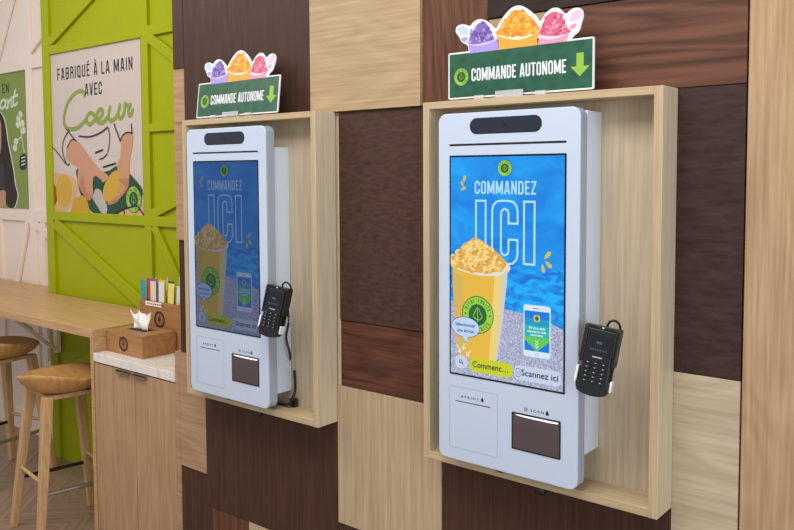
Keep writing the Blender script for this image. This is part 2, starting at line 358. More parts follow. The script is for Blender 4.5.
def font_text(art, txt, x0, z0, width, h, mat, l):
    cu = bpy.data.curves.new('lettering', 'FONT'); cu.body = txt; cu.size = 1; cu.offset = .018; cu.resolution_u = 3; cu.fill_mode = 'FRONT'
    o = bpy.data.objects.new('lettering', cu); COL.objects.link(o); bpy.context.view_layer.update()
    me = bpy.data.meshes.new_from_object(o.evaluated_get(bpy.context.evaluated_depsgraph_get()))
    xs = [v.co.x for v in me.vertices]; a, c = min(xs), max(xs); k = width/(c-a)
    art.mb(mat).add([(x0+(v.co.x-a)*k, art.yy(l), z0+v.co.y*h) for v in me.vertices], [tuple(p.vertices) for p in me.polygons])
    bpy.data.objects.remove(o); bpy.data.curves.remove(cu); bpy.data.meshes.remove(me)

# ================================================================== THE SETTING
X0, XE = -1.39, .775
w = MB().box((X0, .014, 0), (XE, .50, 2.75)); wall = struct('wall_back', w, 'oak_left')
def panel(x0, z0, x1, z1, mat, front=0., gap=.0012):
    return obj('cladding_panel', MB().box((x0+gap, front, z0+gap), (x1-gap, .0138, z1-gap)), mat, wall, bevel=.0008, seg=1)
panel(-1.388, 2.12, -1.318, 2.75, 'dark_upright'); panel(-1.388, 1.91, -1.318, 2.12, 'oak_left')
panel(-1.388, 1.449, -1.212, 1.91, 'oak_left'); panel(-1.335, .998, -1.212, 1.449, 'oak_left'); panel(-1.388, .998, -1.335, 1.449, 'dark_upright', .011)
panel(-1.388, .537, -1.221, .998, 'oak_left'); panel(-1.388, 0, -1.195, .537, 'dark_brown_upright', .004)
panel(-1.318, 1.909, -.617, 2.75, 'dark_upright')
panel(-1.221, .415, -.5115, .998, 'dark_brown_upright'); panel(-1.195, 0, -.978, .415, 'red_upright', .003); panel(-.978, 0, -.5115, .415, 'oak_upright', .002)
panel(-1.212, .998, -.5, 1.909, 'oak_box', .006)
panel(-.617, 1.909, -.153, 2.75, 'oak_across', -.012)
panel(-.5, 1.227, -.083, 1.909, 'dark_mottled'); panel(-.5, 1.008, -.083, 1.227, 'red_across', .004)
panel(-.5115, .54, -.083, 1.008, 'oak_upright', -.004); panel(-.5115, 0, -.083, .54, 'dark_brown_upright')
panel(-.153, 1.909, .077, 2.75, 'red_upright'); panel(.077, 2.137, .773, 2.75, 'dark_black_across', -.003); panel(.077, 1.909, .30, 2.137, 'oak_across', .002)
panel(.30, 1.909, .773, 2.137, 'red_figured'); panel(.613, 1.224, .773, 1.909, 'plum_dark'); panel(.613, 0, .773, 1.224, 'oak_pale_across')
panel(-.083, 0, .613, .89, 'dark_brown_upright'); panel(-.083, .89, .613, 1.909, 'oak_box', .006)
struct('trim_1', MB().box((.7765, -.002, 0), (1.9, .5, 2.75)), 'oak_warm_upright', bevel=.002)

YG = .50
gw = MB().box((at(41, 100, YG).x, YG+.018, 0), (X0, YG+.10, 3.1)); gwall = struct('wall_left', gw, 'green_paint')
def batten(wall_, Y, th, p, q, wd, mat):
    a = at(p[0], p[1], Y); b_ = at(q[0], q[1], Y); d = Vector((b_.x-a.x, b_.z-a.z)).normalized(); n_ = Vector((-d.y, d.x))*wd/2
    pts = [(a.x-n_.x, a.z-n_.y), (b_.x-n_.x, b_.z-n_.y), (b_.x+n_.x, b_.z+n_.y), (a.x+n_.x, a.z+n_.y)]
    return obj('batten', MB().prism(pts, Y, Y+th), mat, wall_, bevel=.002, seg=1)
def vbat(wall_, Y, th, x, wd, z0, z1, mat): return obj('batten', MB().box((x-wd/2, Y, z0), (x+wd/2, Y+th, z1)), mat, wall_, bevel=.002, seg=1)
def hbat(wall_, Y, th, z, wd, x0, x1, mat): return obj('batten', MB().box((x0, Y, z-wd/2), (x1, Y+th, z+wd/2)), mat, wall_, bevel=.002, seg=1)
g = 'green_paint'; th = .019
gx0, gx1 = at(40, 0, YG).x, at(141.5, 100, YG).x
vbat(gwall, YG, th, gx0+.04, .08, 0, 3.1, g)
vbat(gwall, YG, th, gx1+.03, .06, .3, 3.1, g)
hbat(gwall, YG-.001, th, 2.440, .052, gx0+.08, X0, g)
hbat(gwall, YG-.001, th, 1.470, .052, gx0+.08, X0, g)
hbat(gwall, YG-.001, th, at(160, 127, YG).z, .042, gx1+.06, X0, g)
hbat(gwall, YG-.001, th, .42, .075, gx0+.08, X0, g)
batten(gwall, YG-.0005, th-.003, (45, 46), (107, -23), .055, g)
batten(gwall, YG-.0005, th-.003, (146, 36), (211, 86), .055, g)
batten(gwall, YG-.0005, th-.003, (54, 223), (143, 306), .07, g)
batten(gwall, YG-.0005, th-.003, (150, 215), (213, 181), .05, g)
batten(gwall, YG-.0005, th-.003, (153, 226), (194, 318), .05, g)
hbat(gwall, YG-.0012, th, at(66, 368, YG).z-.03, .06, gx0+.08, gx1, g); batten(gwall, YG-.0005, th-.003, (72, 367), (120, 343), .06, g)

YW = .635
ww = MB().box((-7.2, YW+.018, 0), (gx0+.02, YW+.1, 3.1)); wwall = struct('wall_far', ww, 'white_paint')
wm = 'white_paint'
xa = at(25, 120, YW).x+.055; vbat(wwall, YW, th, xa, .075, 0, 3.1, wm)
vbat(wwall, YW, th, at(2, 250, YW).x-.02, .05, 0, 1.46, wm)
vbat(wwall, YW, th, xa-1.15, .075, 0, 3.1, wm)
vbat(wwall, YW, th, at(38, 100, YW).x, .05, 0, 1.46, wm)
hbat(wwall, YW-.001, th, at(10, 66, YW).z, .08, -7.1, gx0, wm); hbat(wwall, YW-.001, th, at(10, 213, YW).z-.01, .075, -7.1, gx0, wm)
hbat(wwall, YW-.001, th, .06, .12, -7.1, gx0, wm)
batten(wwall, YW-.0005, th-.003, (26, 53), (60, 4), .07, wm); batten(wwall, YW-.0005, th-.003, (-6, 66), (16, -22), .06, wm)
batten(wwall, YW-.0005, th-.003, (27, 219), (15, 290), .05, wm); batten(wwall, YW-.0005, th-.003, (29, 219), (50, 238), .05, wm)
batten(wwall, YW-.0005, th-.003, (12, 322), (62, 352), .06, wm)
batten(wwall, YW-.0005, th-.003, (28, 400), (60, 350), .06, wm)
struct('floor', MB().box((-7.2, -3.2, -.1), (2.6, .75, 0)), 'chevron_floor')

# ================================================================== KIOSK BOXES, KIOSKS
BF = -.094
def make_box(x, label):
    t = thing('wall_box_frame', label, 'wall box', (x+.35, -.05, .884), 'oak box frames on the panelled wall')
    x0, x1, z0, z1, b_ = x, x+.697, .884, 1.909, .022
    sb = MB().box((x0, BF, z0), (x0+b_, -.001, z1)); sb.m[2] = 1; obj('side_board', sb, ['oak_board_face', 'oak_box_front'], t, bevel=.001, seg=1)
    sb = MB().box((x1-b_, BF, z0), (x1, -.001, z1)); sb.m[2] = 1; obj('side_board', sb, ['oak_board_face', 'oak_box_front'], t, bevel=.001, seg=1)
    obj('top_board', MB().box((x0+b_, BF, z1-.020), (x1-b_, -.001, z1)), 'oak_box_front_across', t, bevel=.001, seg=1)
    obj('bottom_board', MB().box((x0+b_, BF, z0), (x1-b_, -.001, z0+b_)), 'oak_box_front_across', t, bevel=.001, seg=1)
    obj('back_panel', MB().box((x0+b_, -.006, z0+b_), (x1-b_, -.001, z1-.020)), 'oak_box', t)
    k = MB(); kx = x+.362
    k.tube([(kx, -.045, .884), (kx, -.045, .868)], .010, 12); k.tube([(kx, -.055, .869), (kx+.004, -.057, .859), (kx+.006, -.058, .850)], [.014, .016, .007], 12)
    obj('cable_gland', k, 'black_plastic', t)
    return t
make_box(-.081, 'open oak box frame around the nearer, brighter order kiosk')
make_box(-1.209, 'open oak box frame around the farther, dimmer order kiosk')

ZT = 1.87; KF = -.1295
def K_(p): return (p[0], ZT+p[1])
def make_kiosk(label, tone, mount=(.4245, .997, 1.862)):
    t = thing('order_kiosk', label, 'kiosk', (.213, -.05, .916), 'self-order kiosks on the panelled wall')
    sfx = '_'+tone
    sh = rrect(0, .916, .426, ZT, .024, 8)
    obj('side_band', MB().prism(rrect(.0005, .9165, .4255, ZT-.0005, .024, 8), -.1225, -.088), 'satin_metal', t, bevel=.003, seg=3)
    obj('front_housing', MB().prism(sh, KF, -.1225), 'kiosk_white', t, bevel=.003, seg=3)
    obj('mounting_cabinet', MB().box((.035, -.0875, mount[1]), (mount[0], -.0065, mount[2])), 'mount_white', t, bevel=.002)
    # camera window
    cw = obj('camera_window', MB().prism(rrect(.104, ZT-.0585, .3215, ZT-.0155, .0212, 8), KF-.0008, KF+.002), 'smoked_glass', t, bevel=.0005, seg=1)
    a = Art(KF-.0012); a.poly(ell(.213, ZT-.037, .0045, .0045, 20), 'slot_black', 0); a.done('lens', cw)
    a = Art(KF-.0004); a.poly(rrect(.037, ZT-.0880, .390, ZT-.0825, .0026, 4), 'slot_black', 0)
    for x in (.12, .175, .232, .29): a.poly(rrect(x-.006, ZT-.0866, x+.006, ZT-.0842, .001, 2), 'charcoal', 1)
    a.done('light_slot', t)
    # display
    dsp = obj('display', MB().prism(rrect(.0385, ZT-.7140, .3905, ZT-.1135, .002, 2), KF-.0012, KF+.002), 'black_gloss', t)
    y = KF-.0014
    zb, ztp, xl, xr = ZT-.7090, ZT-.1185, .0430, .3860
    a = Art(y, .00015)
    a.poly([(xl, zb), (xr, zb), (xr, ztp), (xl, ztp)], 'scr_water', 0)
    a.poly([(xl, ZT-.36)]+smooth([(xl, ZT-.36), (.12, ZT-.345), (.2, ZT-.37), (.3, ZT-.41), (xr, ZT-.40)], 4)+[(xr, ZT-.62), (xl, ZT-.62)], 'scr_ripple', 1)
    a.poly([(xl, zb), (xr, zb)]+smooth([(xr, ZT-.553), (.33, ZT-.533), (.26, ZT-.522), (.205, ZT-.516), (.12, ZT-.514), (xl, ZT-.51)], 4), 'scr_stone', 2)
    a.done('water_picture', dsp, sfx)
    a = Art(y-.0006, .00015)
    caps_text(a, 'COMMANDEZ', .1205, ZT-.2165, .187, .0345, 'scr_pale', 0)
    for x in (.1255, .2725): a.line([K_((x, -.2345)), K_((x+.0305, -.2345)), K_((x+.0305, -.3945)), K_((x, -.3945))], .0055, 'scr_pale', 0, True)
    C = [(.1765, -.26), (.179, -.247), (.190, -.236), (.203, -.2335), (.227, -.2335), (.240, -.236), (.250, -.246), (.2535, -.259), (.2535, -.292), (.2265, -.292), (.2265, -.266), (.2235, -.258), (.215, -.254), (.207, -.258), (.2035, -.266),
         (.2035, -.364), (.207, -.372), (.215, -.376), (.2235, -.372), (.2265, -.364), (.2265, -.334), (.2535, -.334), (.2535, -.372), (.250, -.385), (.240, -.395), (.227, -.398), (.203, -.398), (.190, -.395), (.179, -.385), (.1765, -.372)]
    a.line([K_(p) for p in C], .0055, 'scr_pale', 0, True)
    logo(a, .2145, ZT-.149, .0205, 'scr_lime', 'scr_darkg', 0)
    for cx, cz, ang, ln in ((.088, -.177, 75, .022), (.081, -.190, 120, .018), (.084, -.203, 25, .020), (.340, -.369, 48, .028), (.343, -.391, -38, .026), (.328, -.402, -80, .024)):
        d = Vector((math.cos(math.radians(ang)), math.sin(math.radians(ang)))); n_ = Vector((-d.y, d.x)); c = Vector((cx, ZT+cz))
        a.poly([tuple(c+d*ln*p+n_*ln*q) for p, q in ((-.5, 0), (-.1, .17), (.3, .2), (.5, 0), (.3, -.2), (-.1, -.17))], 'scr_gold', 0)
    a.done('screen_lettering', dsp, sfx)
    # drink
    a = Art(y-.0013, .00012)
    cup = [(xl, ZT-.415), (.050, ZT-.415), (.225, ZT-.408), (.2205, ZT-.46), (.208, ZT-.56), (.193, ZT-.652), (.183, ZT-.663), (.13, ZT-.667), (.075, ZT-.660), (.066, ZT-.648), (.058, ZT-.56), (.050, ZT-.46)]
    a.poly(cup[1:], 'scr_cup', 1)
    a.poly([(.185, ZT-.425), (.225, ZT-.41), (.2205, ZT-.46), (.208, ZT-.56), (.193, ZT-.652), (.183, ZT-.663), (.168, ZT-.66), (.176, ZT-.55)], 'scr_cup_b', 2)
    a.poly([(.207, ZT-.425), (.2255, ZT-.41), (.2215, ZT-.46), (.209, ZT-.56), (.194, ZT-.652), (.188, ZT-.66), (.199, ZT-.55)], 'scr_cupshade', 3)
    a.poly([(.052, ZT-.43), (.085, ZT-.44), (.088, ZT-.55), (.092, ZT-.655), (.075, ZT-.66), (.066, ZT-.648), (.058, ZT-.56)], 'scr_cup_c', 2)
    rimp = [(max(xl+.0005, .137+.096*math.cos(t_)), ZT-.404+.030*math.sin(t_)-.004*math.cos(t_)) for t_ in [2*PI*i/36 for i in range(36)]]
    a.poly(rimp, 'scr_rim', 3)
    mound = smooth([(.048, -.402), (.053, -.385), (.07, -.372), (.085, -.352), (.105, -.343), (.118, -.334), (.135, -.336), (.15, -.343), (.165, -.352), (.18, -.362), (.196, -.372), (.212, -.384), (.222, -.400), (.205, -.416), (.17, -.424), (.13, -.427), (.09, -.424), (.06, -.414)], 3, True)
    a.poly([K_(p) for p in mound], 'scr_m2', 4)
    rnd = random.Random(5)
    cubes = []
    for i in range(150):
        cx = .05+rnd.random()*.17; cz = -.425+rnd.random()*.088
        tp = -.338-abs(cx-.126)**1.3*1.35
        if cz > tp-.004 or cz < -.424+abs(cx-.135)**2*1.6: continue
        cubes.append((cx, cz))
    cubes.sort(key=lambda p: -p[1])
    for i, (cx, cz) in enumerate(cubes):
        an = rnd.uniform(-.5, .5); r = .0078+rnd.random()*.0025; l = 5+i*.11; ca, sa = math.cos(an), math.sin(an)
        G = lambda x, z: (max(xl+.0006, cx+(x*ca-z*sa)*r), ZT+cz+(x*sa+z*ca)*r*.95)
        a.poly([G(-1, .45), (G(0, .95)), G(1, .5), G(0, .05)], 'scr_m3', l); a.poly([G(-1, .45), G(0, .05), G(0, -.95), G(-.95, -.5)], 'scr_m1' if i % 3 else 'scr_m2', l); a.poly([G(0, .05), G(1, .5), G(.95, -.45), G(0, -.95)], 'scr_m2' if i % 2 else 'scr_m4', l)
    for i in range(11):
        x = .085+i*.009; a.poly([(x, ZT-.336-abs(x-.126)*.5-.004), (x+.007, ZT-.334-abs(x-.126)*.5), (x+.009, ZT-.343-abs(x-.126)*.5), (x+.002, ZT-.346-abs(x-.126)*.5)], 'scr_m3', 5)
    logo(a, .132, ZT-.541, .0485, 'scr_lime', 'scr_darkg', 5)
    a.done('drink_picture', dsp, sfx)
    # speech bubble and phone
    a = Art(y-.0042, .00012)
    bub = ell(.094, ZT-.578, .045, .027, 36)
    tail = [(.080, ZT-.598), (.108, ZT-.598), (.100, ZT-.610), (.113, ZT-.624), (.088, ZT-.612)]
    a.poly(ell(.094, ZT-.578, .0465, .0285, 36), 'scr_navy', 0); a.line(tail[0:1]+[tail[4], tail[3], tail[2], tail[1]], .002, 'scr_navy', 0); a.poly(bub, 'scr_bubble', 1); a.poly(tail, 'scr_bubble', 1)
    font_text(a, 'Sélectionner', .061, ZT-.576, .066, .0135, 'scr_navy', 2); font_text(a, 'une langue', .067, ZT-.592, .055, .0135, 'scr_navy', 2)
    for p, q, l_, r_ in (((.065, -.627), (.078, -.650), (.068, -.646), (.079, -.638)), ((.090, -.622), (.088, -.640), (.082, -.634), (.095, -.634)), ((.112, -.640), (.098, -.655), (.099, -.646), (.108, -.655))):
        a.line([K_(p), K_(q)], .002, 'scr_white', 0); a.line([K_(l_), K_(q), K_(r_)], .002, 'scr_white', 0)
    a.done('speech_bubble', dsp, sfx)
    a = Art(y-.0006, .00015)
    a.poly(rrect(.2725, ZT-.632, .3505, ZT-.498, .006), 'scr_phone', 0); a.poly([K_(p) for p in ((.2755, -.616), (.3475, -.616), (.3475, -.513), (.2755, -.513))], 'scr_ph_blue', 1)
    a.poly([K_(p) for p in ((.2755, -.532), (.3475, -.532), (.3475, -.552), (.2755, -.552))], 'scr_ph_mid', 1.5); a.poly([K_(p) for p in ((.2755, -.550), (.3475, -.550), (.3475, -.588), (.3115, -.616), (.2755, -.588))], 'scr_ph_teal', 2)
    a.poly([K_(p) for p in ((.2755, -.580), (.3475, -.580), (.3475, -.588), (.3115, -.616), (.2755, -.588))], 'scr_ph_green', 3)
    a.poly(rrect(.303, ZT-.540, .320, ZT-.523, .003), 'scr_gold', 2); a.poly(ell(.3115, ZT-.5315, .005, .006, 14), 'scr_darkg', 3)
    a.poly(rrect(.300, ZT-.507, .318, ZT-.5055, .0006, 2), 'scr_ink', 1); a.line(ell(.3115, ZT-.624, .004, .004, 14), .0007, 'scr_ph_blue', 1, True)
    font_text(a, "S'il vous plaît", .288, ZT-.559, .047, .0085, 'scr_white', 4); font_text(a, 'scannez le code', .284, ZT-.568, .055, .0085, 'scr_white', 4); font_text(a, 'commencer', .293, ZT-.577, .038, .0085, 'scr_white', 4)
    for z in (-.588, -.595, -.602): a.line([K_((.307, z)), K_((.3115, z-.005)), K_((.316, z))], .0016, 'scr_white', 4)
    a.done('phone_picture', dsp, sfx)
    # buttons
    a = Art(y-.0048, .00015); a.poly(ell(.081, ZT-.675, .0215, .0185, 28), 'scr_btn_pale', 0)
    a.line([K_((.076, -.668)), K_((.076, -.678)), K_((.086, -.678))], .0025, 'scr_ink', 1); a.line([K_((.082, -.668)), K_((.088, -.684))], .002, 'scr_ink', 1); a.done('language_button', dsp, sfx)
    a = Art(y-.0048, .00015); a.poly(rrect(.1075, ZT-.6965, .2425, ZT-.6575, .015), 'scr_btn', 0); font_text(a, 'Commenc…', .118, ZT-.683, .112, .023, 'scr_ink', 1); a.done('start_button', dsp, sfx)
    a = Art(y-.0048, .00015); a.poly(rrect(.2475, ZT-.6965, .3835, ZT-.6575, .015), 'scr_btn_pale', 0); font_text(a, 'Scannez ici', .269, ZT-.683, .106, .023, 'scr_ink', 1)
    a.line(rrect(.2535, ZT-.688, .2655, ZT-.667, .002, 2), .0012, 'scr_ink', 1, True); a.line([K_((.2565, -.680)), K_((.2625, -.674))], .001, 'scr_ink', 1); a.done('scan_button', dsp, sfx)
    # printer door
    a = Art(KF-.0003); a.line(rrect(.038, ZT-.919, .193, ZT-.748, .004, 3), .0011, 'seam_grey', 0, True)
    a.line([(.058, ZT-.787), (.171, ZT-.787)], .0026, 'ink_grey', 0)
    a.poly(rrect(.0765, ZT-.7745, .0825, ZT-.7695, .001, 2), 'ink_grey', 0); font_text(a, 'P R I N T', .0885, ZT-.7755, .046, .0095, 'ink_grey', 0)
    a.poly(smooth([(.1425, ZT-.776), (.1485, ZT-.776), (.1495, ZT-.771), (.1455, ZT-.7645), (.1415, ZT-.771)], 3, True), 'ink_black', 0)
    a.done('printer_door', t)
    # scanner
    sc = MB(); o_ = rrect(.238, ZT-.883, .380, ZT-.785, .003, 3); i_ = rrect(.2415, ZT-.8795, .3765, ZT-.7885, .002, 3)
    n = len(o_); vs = [(p[0], KF-.0016, p[1]) for p in o_]+[(p[0], KF-.0016, p[1]) for p in i_]+[(p[0], KF, p[1]) for p in o_]
    sc.add(vs, [(i, (i+1) % n, n+(i+1) % n, n+i) for i in range(n)]+[(i, 2*n+i, 2*n+(i+1) % n, (i+1) % n) for i in range(n)])
    s_ = obj('scanner_window', sc, 'slot_black', t)
    a = Art(KF-.0006); a.poly(i_, 'scanner_glass', 0); a.done('scanner_glass', s_)
    a = Art(KF-.0012); a.poly([K_(p) for p in ((.2465, -.7895), (.3735, -.7895), (.372, -.7935), (.345, -.7945), (.290, -.7940), (.256, -.7925))], 'led_white', 0); a.done('scan_light', s_)
    a = Art(KF-.0003); font_text(a, 'S C A N', .2935, ZT-.7755, .038, .0105, 'ink_grey', 0)
    for k in range(3): a.line([(.276+k*.0035, ZT-.777), (.276+k*.0035, ZT-.767)], .0015, 'ink_grey', 0)
    a.poly(smooth([(.3385, ZT-.777), (.3445, ZT-.777), (.3455, ZT-.771), (.3415, ZT-.7645), (.3375, ZT-.771)], 3, True), 'ink_black', 0); a.done('scan_marking', t)
    k = MB(); k.tube(catmull3([(.165, -.100, .917), (.172, -.104, .909), (.19, -.106, .9065), (.205, -.102, .911), (.21, -.098, .917)], 5), .0035, 8); obj('service_lead', k, 'black_plastic', t)
    return t
k1 = make_kiosk('nearer white order kiosk with a bright blue screen, in the right box', 'bright')
k2 = make_kiosk('farther white order kiosk with a blue screen darkened for its oblique view, in the left box', 'dim', (.408, .955, 1.800)); k2.location.x -= 1.135

# ------------------------------------------------------------------ card terminals
def make_terminal(label):
    t = thing('card_terminal', label, 'card reader', (.4915, -.158, 1.261), 'card terminals clipped beside the kiosks', (math.radians(-9), math.radians(8.5), math.radians(12)))
    # local: x right, z up, -y towards the customer
    body = smooth([(-.030, .074), (.030, .074), (.033, .068), (.033, -.02), (.035, -.050), (.039, -.054), (.039, -.062), (.034, -.076), (.018, -.082), (0, -.084), (-.018, -.082), (-.034, -.076), (-.039, -.062), (-.039, -.054), (-.035, -.050), (-.033, -.02), (-.033, .068)], 2, True)
    obj('body', MB().prism(body, -.016, .014), 'black_plastic', t, bevel=.003, local=True)
    cr = MB(); cr.box((-.0425, -.013, -.008), (-.0338, .020, .079)); cr.box((.0338, -.013, -.008), (.0425, .020, .079)); cr.box((-.0425, -.011, .0745), (.0425, .020, .083)); cr.box((-.038, .0145, -.045), (.038, .021, .080))
    cr.box((-.0385, -.013, -.064), (.0385, .017, -.052)); cr.box((-.036, -.0185, .012), (-.0325, -.010, .075)); cr.box((.0325, -.0185, .012), (.036, -.010, .075))
    obj('cradle', cr, 'black_plastic', t, bevel=.0015, local=True)
    obj('clip', MB().box((-.0455, -.012, -.060), (-.0393, .014, -.020)), 'print_white', t, bevel=.0015, local=True); obj('clip', MB().box((.0398, -.012, -.066), (.0445, .014, -.040)), 'print_white', t, bevel=.0015, local=True)
    d = obj('display', MB().prism(rrect(-.0265, .017, .0265, .062, .002, 2), -.0175, -.014), 'term_screen', t, local=True)
    a = Art(-.0178, .0002)
    for i in range(7): a.poly(rrect(-.020+i*.0058, .024, -.0165+i*.0058, .028, .0005, 1), 'term_text', 0)
    a.poly(rrect(-.008, .040, .006, .046, .001, 2), 'term_text', 0); a.done('display_text', d, local=True)
    a = Art(-.0168, .0002); a.poly(rrect(-.012, .0070, .012, .0100, .001, 2), 'seam_grey', 0); a.done('nameplate', t, local=True)
    obj('status_light', MB().box((-.0025, -.0125, .0770), (.0025, -.0112, .0812)), 'led_green', t, local=True)
    for r in range(5):
        for c in range(3):
            x = -.019+c*.019; z = -.006-r*.0108
            o = obj('key', MB().prism(rrect(x-.006, z-.0032, x+.006, z+.0032, .0015, 2), -.0185, -.015), 'black_plastic', t, local=True)
            if r or c >= 0:
                a = Art(-.0187, .0001); a.poly(rrect(x-.0026, z-.0010, x+.0010, z+.0010, .0004, 1), 'seam_grey', 0); a.poly(rrect(x+.0020, z-.0012, x+.0042, z-.0002, .0003, 1), 'key_grey', 0); a.done('key_mark', o, local=True)
    cb_ = MB(); cb_.tube(catmull3([(.004, .012, .078), (.007, .008, .094), (.019, .008, .101), (.031, .012, .094), (.034, .020, .075), (.025, .026, .03)], 6), .003, 8); obj('cable', cb_, 'black_plastic', t, local=True)
    return t
t1 = make_terminal('black card terminal clipped to the side of the nearer kiosk')
t2 = copytree(t1); t2['label'] = 'black card terminal clipped to the side of the farther kiosk'; t2.location.x -= 1.135
# bracket arms belong to the terminals
for t_ in (t1, t2):
    obj('bracket_arm', MB().tube([(0, .020, .0), (-.030, .034, .0), (-.052, .050, .0)], .008, 8), 'black_plastic', t_, local=True)
cbm = MB(); X = -1.135
cbm.tube(catmull3([(X+.425, -.04, 1.27), (X+.438, -.045, 1.21), (X+.430, -.05, 1.15), (X+.440, -.045, 1.10), (X+.427, -.03, 1.07)], 6), .0042, 8)
tag(obj('power_cable', cbm, 'black_plastic', loc=(X+.43, -.04, 1.17)), 'black cable hanging down behind the farther card terminal', 'cable')
cbm = MB(); cbm.tube(catmull3([(X+.30, -.04, .913), (X+.40, -.045, .912), (X+.445, -.05, .925), (X+.452, -.035, .960), (X+.435, -.016, .985), (X+.432, -.016, 1.03)], 6), .0050, 8)
cbm.box((X+.425, -.035, .908), (X+.450, -.018, .935))
tag(obj('power_cable', cbm, 'black_plastic', loc=(X+.40, -.04, .906)), 'black looped cable on the bottom board of the left box', 'cable')

# ------------------------------------------------------------------ counter signs
def make_sign(label):
    Y = -.078; t = thing('counter_sign', label, 'sign', (.2165, Y, 1.9095), 'self-order signs on top of the box frames')
    A = lambda u, v: (lambda p: (p.x, p.z))(at(450+u*.1889, v*.1889, Y))
    zb, zt = 1.9135, 2.0415
    b_ = MB(); b_.prism(rrect(-.003, zb, .436, zt, .005), Y, Y+.004)
    outl = [(100, 300), (98, 262), (92, 240), (62, 222), (48, 195), (30, 168), (38, 138), (70, 128), (105, 136), (122, 118), (150, 102), (185, 106), (218, 130), (243, 150), (262, 118), (290, 78), (325, 42), (368, 28), (412, 48), (455, 84), (478, 112),
            (500, 78), (535, 46), (575, 42), (612, 72), (640, 50), (672, 40), (700, 52), (706, 85), (694, 130), (682, 165), (655, 190), (640, 215), (635, 255)]
    b_.prism([A(*p) for p in smooth(outl, 3)]+[(at(570, 60, Y).x, zt-.03), (.05, zt-.03)], Y+.0002, Y+.0038)
    bo = obj('board', b_, 'sign_white', t, tri=True)
    a = Art(Y-.0003, .00015); a.poly(rrect(.0015, zb+.0045, .4315, zt-.0045, .002, 2), 'sign_green', 0); a.done('green_field', bo)
    a = Art(Y-.0006, .00015)
    logo(a, .041, 1.9735, .0235, 'lime', 'logo_dark', 0)
    caps_text(a, 'COMMANDE AUTONOME', .0745, 1.9590, .2865, .0345, 'sign_white', 0)
    a.poly([(.3885, 2.0055), (.408, 2.0055), (.408, 1.9725), (.4245, 1.9725), (.398, 1.9475), (.3725, 1.9725), (.3885, 1.9725)], 'lime', 0)
    a.done('lettering', bo)
    a = Art(Y-.0003, .00015); rnd = random.Random(3)
    def tub(rim, bot, body, rimc):      # rim: left,right,depth in crop coords
        (x0, z0), (x1, z1), dp = rim
        n = 20; lo = [(x0+(x1-x0)*i/n, z0+(z1-z0)*i/n+dp*math.sin(PI*i/n)) for i in range(n+1)]
        a.poly([A(*p) for p in lo+[bot[1], bot[0]]], body, 1.0)
        hi = [(x0+(x1-x0)*i/n, z0+(z1-z0)*i/n-dp*.5*math.sin(PI*i/n)) for i in range(n, -1, -1)]
        a.poly([A(*p) for p in [(p[0], p[1]+5) for p in lo]+hi], rimc, 1.2)
    def heap(pts, base, cols, nn, r, l=2.):
        P = [A(*p) for p in smooth(pts, 4, True)]; a.poly(P, base, l)
        xs = [p[0] for p in pts]; zs = [p[1] for p in pts]; k = 0
        def inside(x, z):
            c = False; j = len(pts)-1
            for i in range(len(pts)):
                if (pts[i][1] > z) != (pts[j][1] > z) and x < (pts[j][0]-pts[i][0])*(z-pts[i][1])/(pts[j][1]-pts[i][1])+pts[i][0]: c = not c
                j = i
            return c
        while k < nn:
            x = rnd.uniform(min(xs), max(xs)); z = rnd.uniform(min(zs), max(zs))
            if not inside(x, z): continue
            an = rnd.random()*2; rr = r*(.7+.6*rnd.random())
            a.poly([A(x+rr*math.cos(an+q*PI/2), z+rr*math.sin(an+q*PI/2)) for q in range(4)], cols[k % len(cols)], l+.2+k*.02); k += 1
    # tubs: bottoms run down behind the green field
    tub(((98, 232), (256, 200), 18), ((106, 283), (258, 264)), 'print_purple_cup', 'print_purple_rim')
    tub(((462, 196), (632, 168), 20), ((464, 238), (616, 219)), 'print_pink_cup', 'print_pink_rim')
    tub(((248, 182), (476, 160), 34), ((258, 264), (466, 238)), 'print_orange_cup', 'print_rim')
    heap([(102, 232), (104, 200), (124, 168), (142, 132), (172, 118), (202, 136), (216, 170), (232, 198), (226, 212), (150, 232)], 'print_purple', ['print_purple_b', 'print_purple', 'print_purple_cup'], 60, 9)
    heap([(478, 182), (484, 146), (500, 108), (520, 76), (556, 62), (590, 78), (606, 112), (622, 148), (640, 168), (580, 186), (530, 190)], 'print_pink', ['print_pink_b', 'print_pink', 'print_pink_cup'], 60, 10)
    heap([(252, 178), (268, 140), (296, 108), (318, 74), (350, 54), (386, 58), (420, 84), (448, 108), (470, 146), (468, 164), (420, 182), (350, 192), (290, 190)], 'print_orange', ['print_orange_b', 'print_orange', 'print_orange_c'], 130, 12)
    for pts, c in (([(42, 160), (52, 142), (76, 140), (94, 158), (92, 180), (76, 186), (56, 176)], 'print_blue_pale'), ([(60, 206), (78, 196), (94, 200), (90, 214), (78, 222), (66, 218)], 'print_purple_cup'), ([(104, 190), (108, 160), (118, 152), (120, 176)], 'print_purple_cup'),
                   ([(634, 100), (650, 68), (676, 52), (698, 62), (694, 84), (668, 106), (640, 112)], 'print_pink_pale'), ([(632, 150), (648, 128), (668, 124), (668, 138), (650, 152)], 'print_pink_cup')):
        a.poly([A(*p) for p in smooth(pts, 3, True)], c, 1.5)
    a.done('cup_picture', bo)
    h = MB()
    h.box((.155, Y-.0075, 1.9105), (.240, Y-.0055, 1.927)); h.box((.155, Y-.0075, 1.9098), (.240, Y+.03, 1.9115))
    for x0, x1 in ((.088, .118), (.276, .306)): h.box((x0, Y-.0075, 1.9105), (x1, Y-.0055, 1.9195)); h.box((x0, Y-.0075, 1.9098), (x1, Y+.02, 1.9115))
    obj('acrylic_stand', h, 'acrylic', t)
    return t
s1 = make_sign('green self-order sign with fruit cups standing on the nearer, right-hand box')
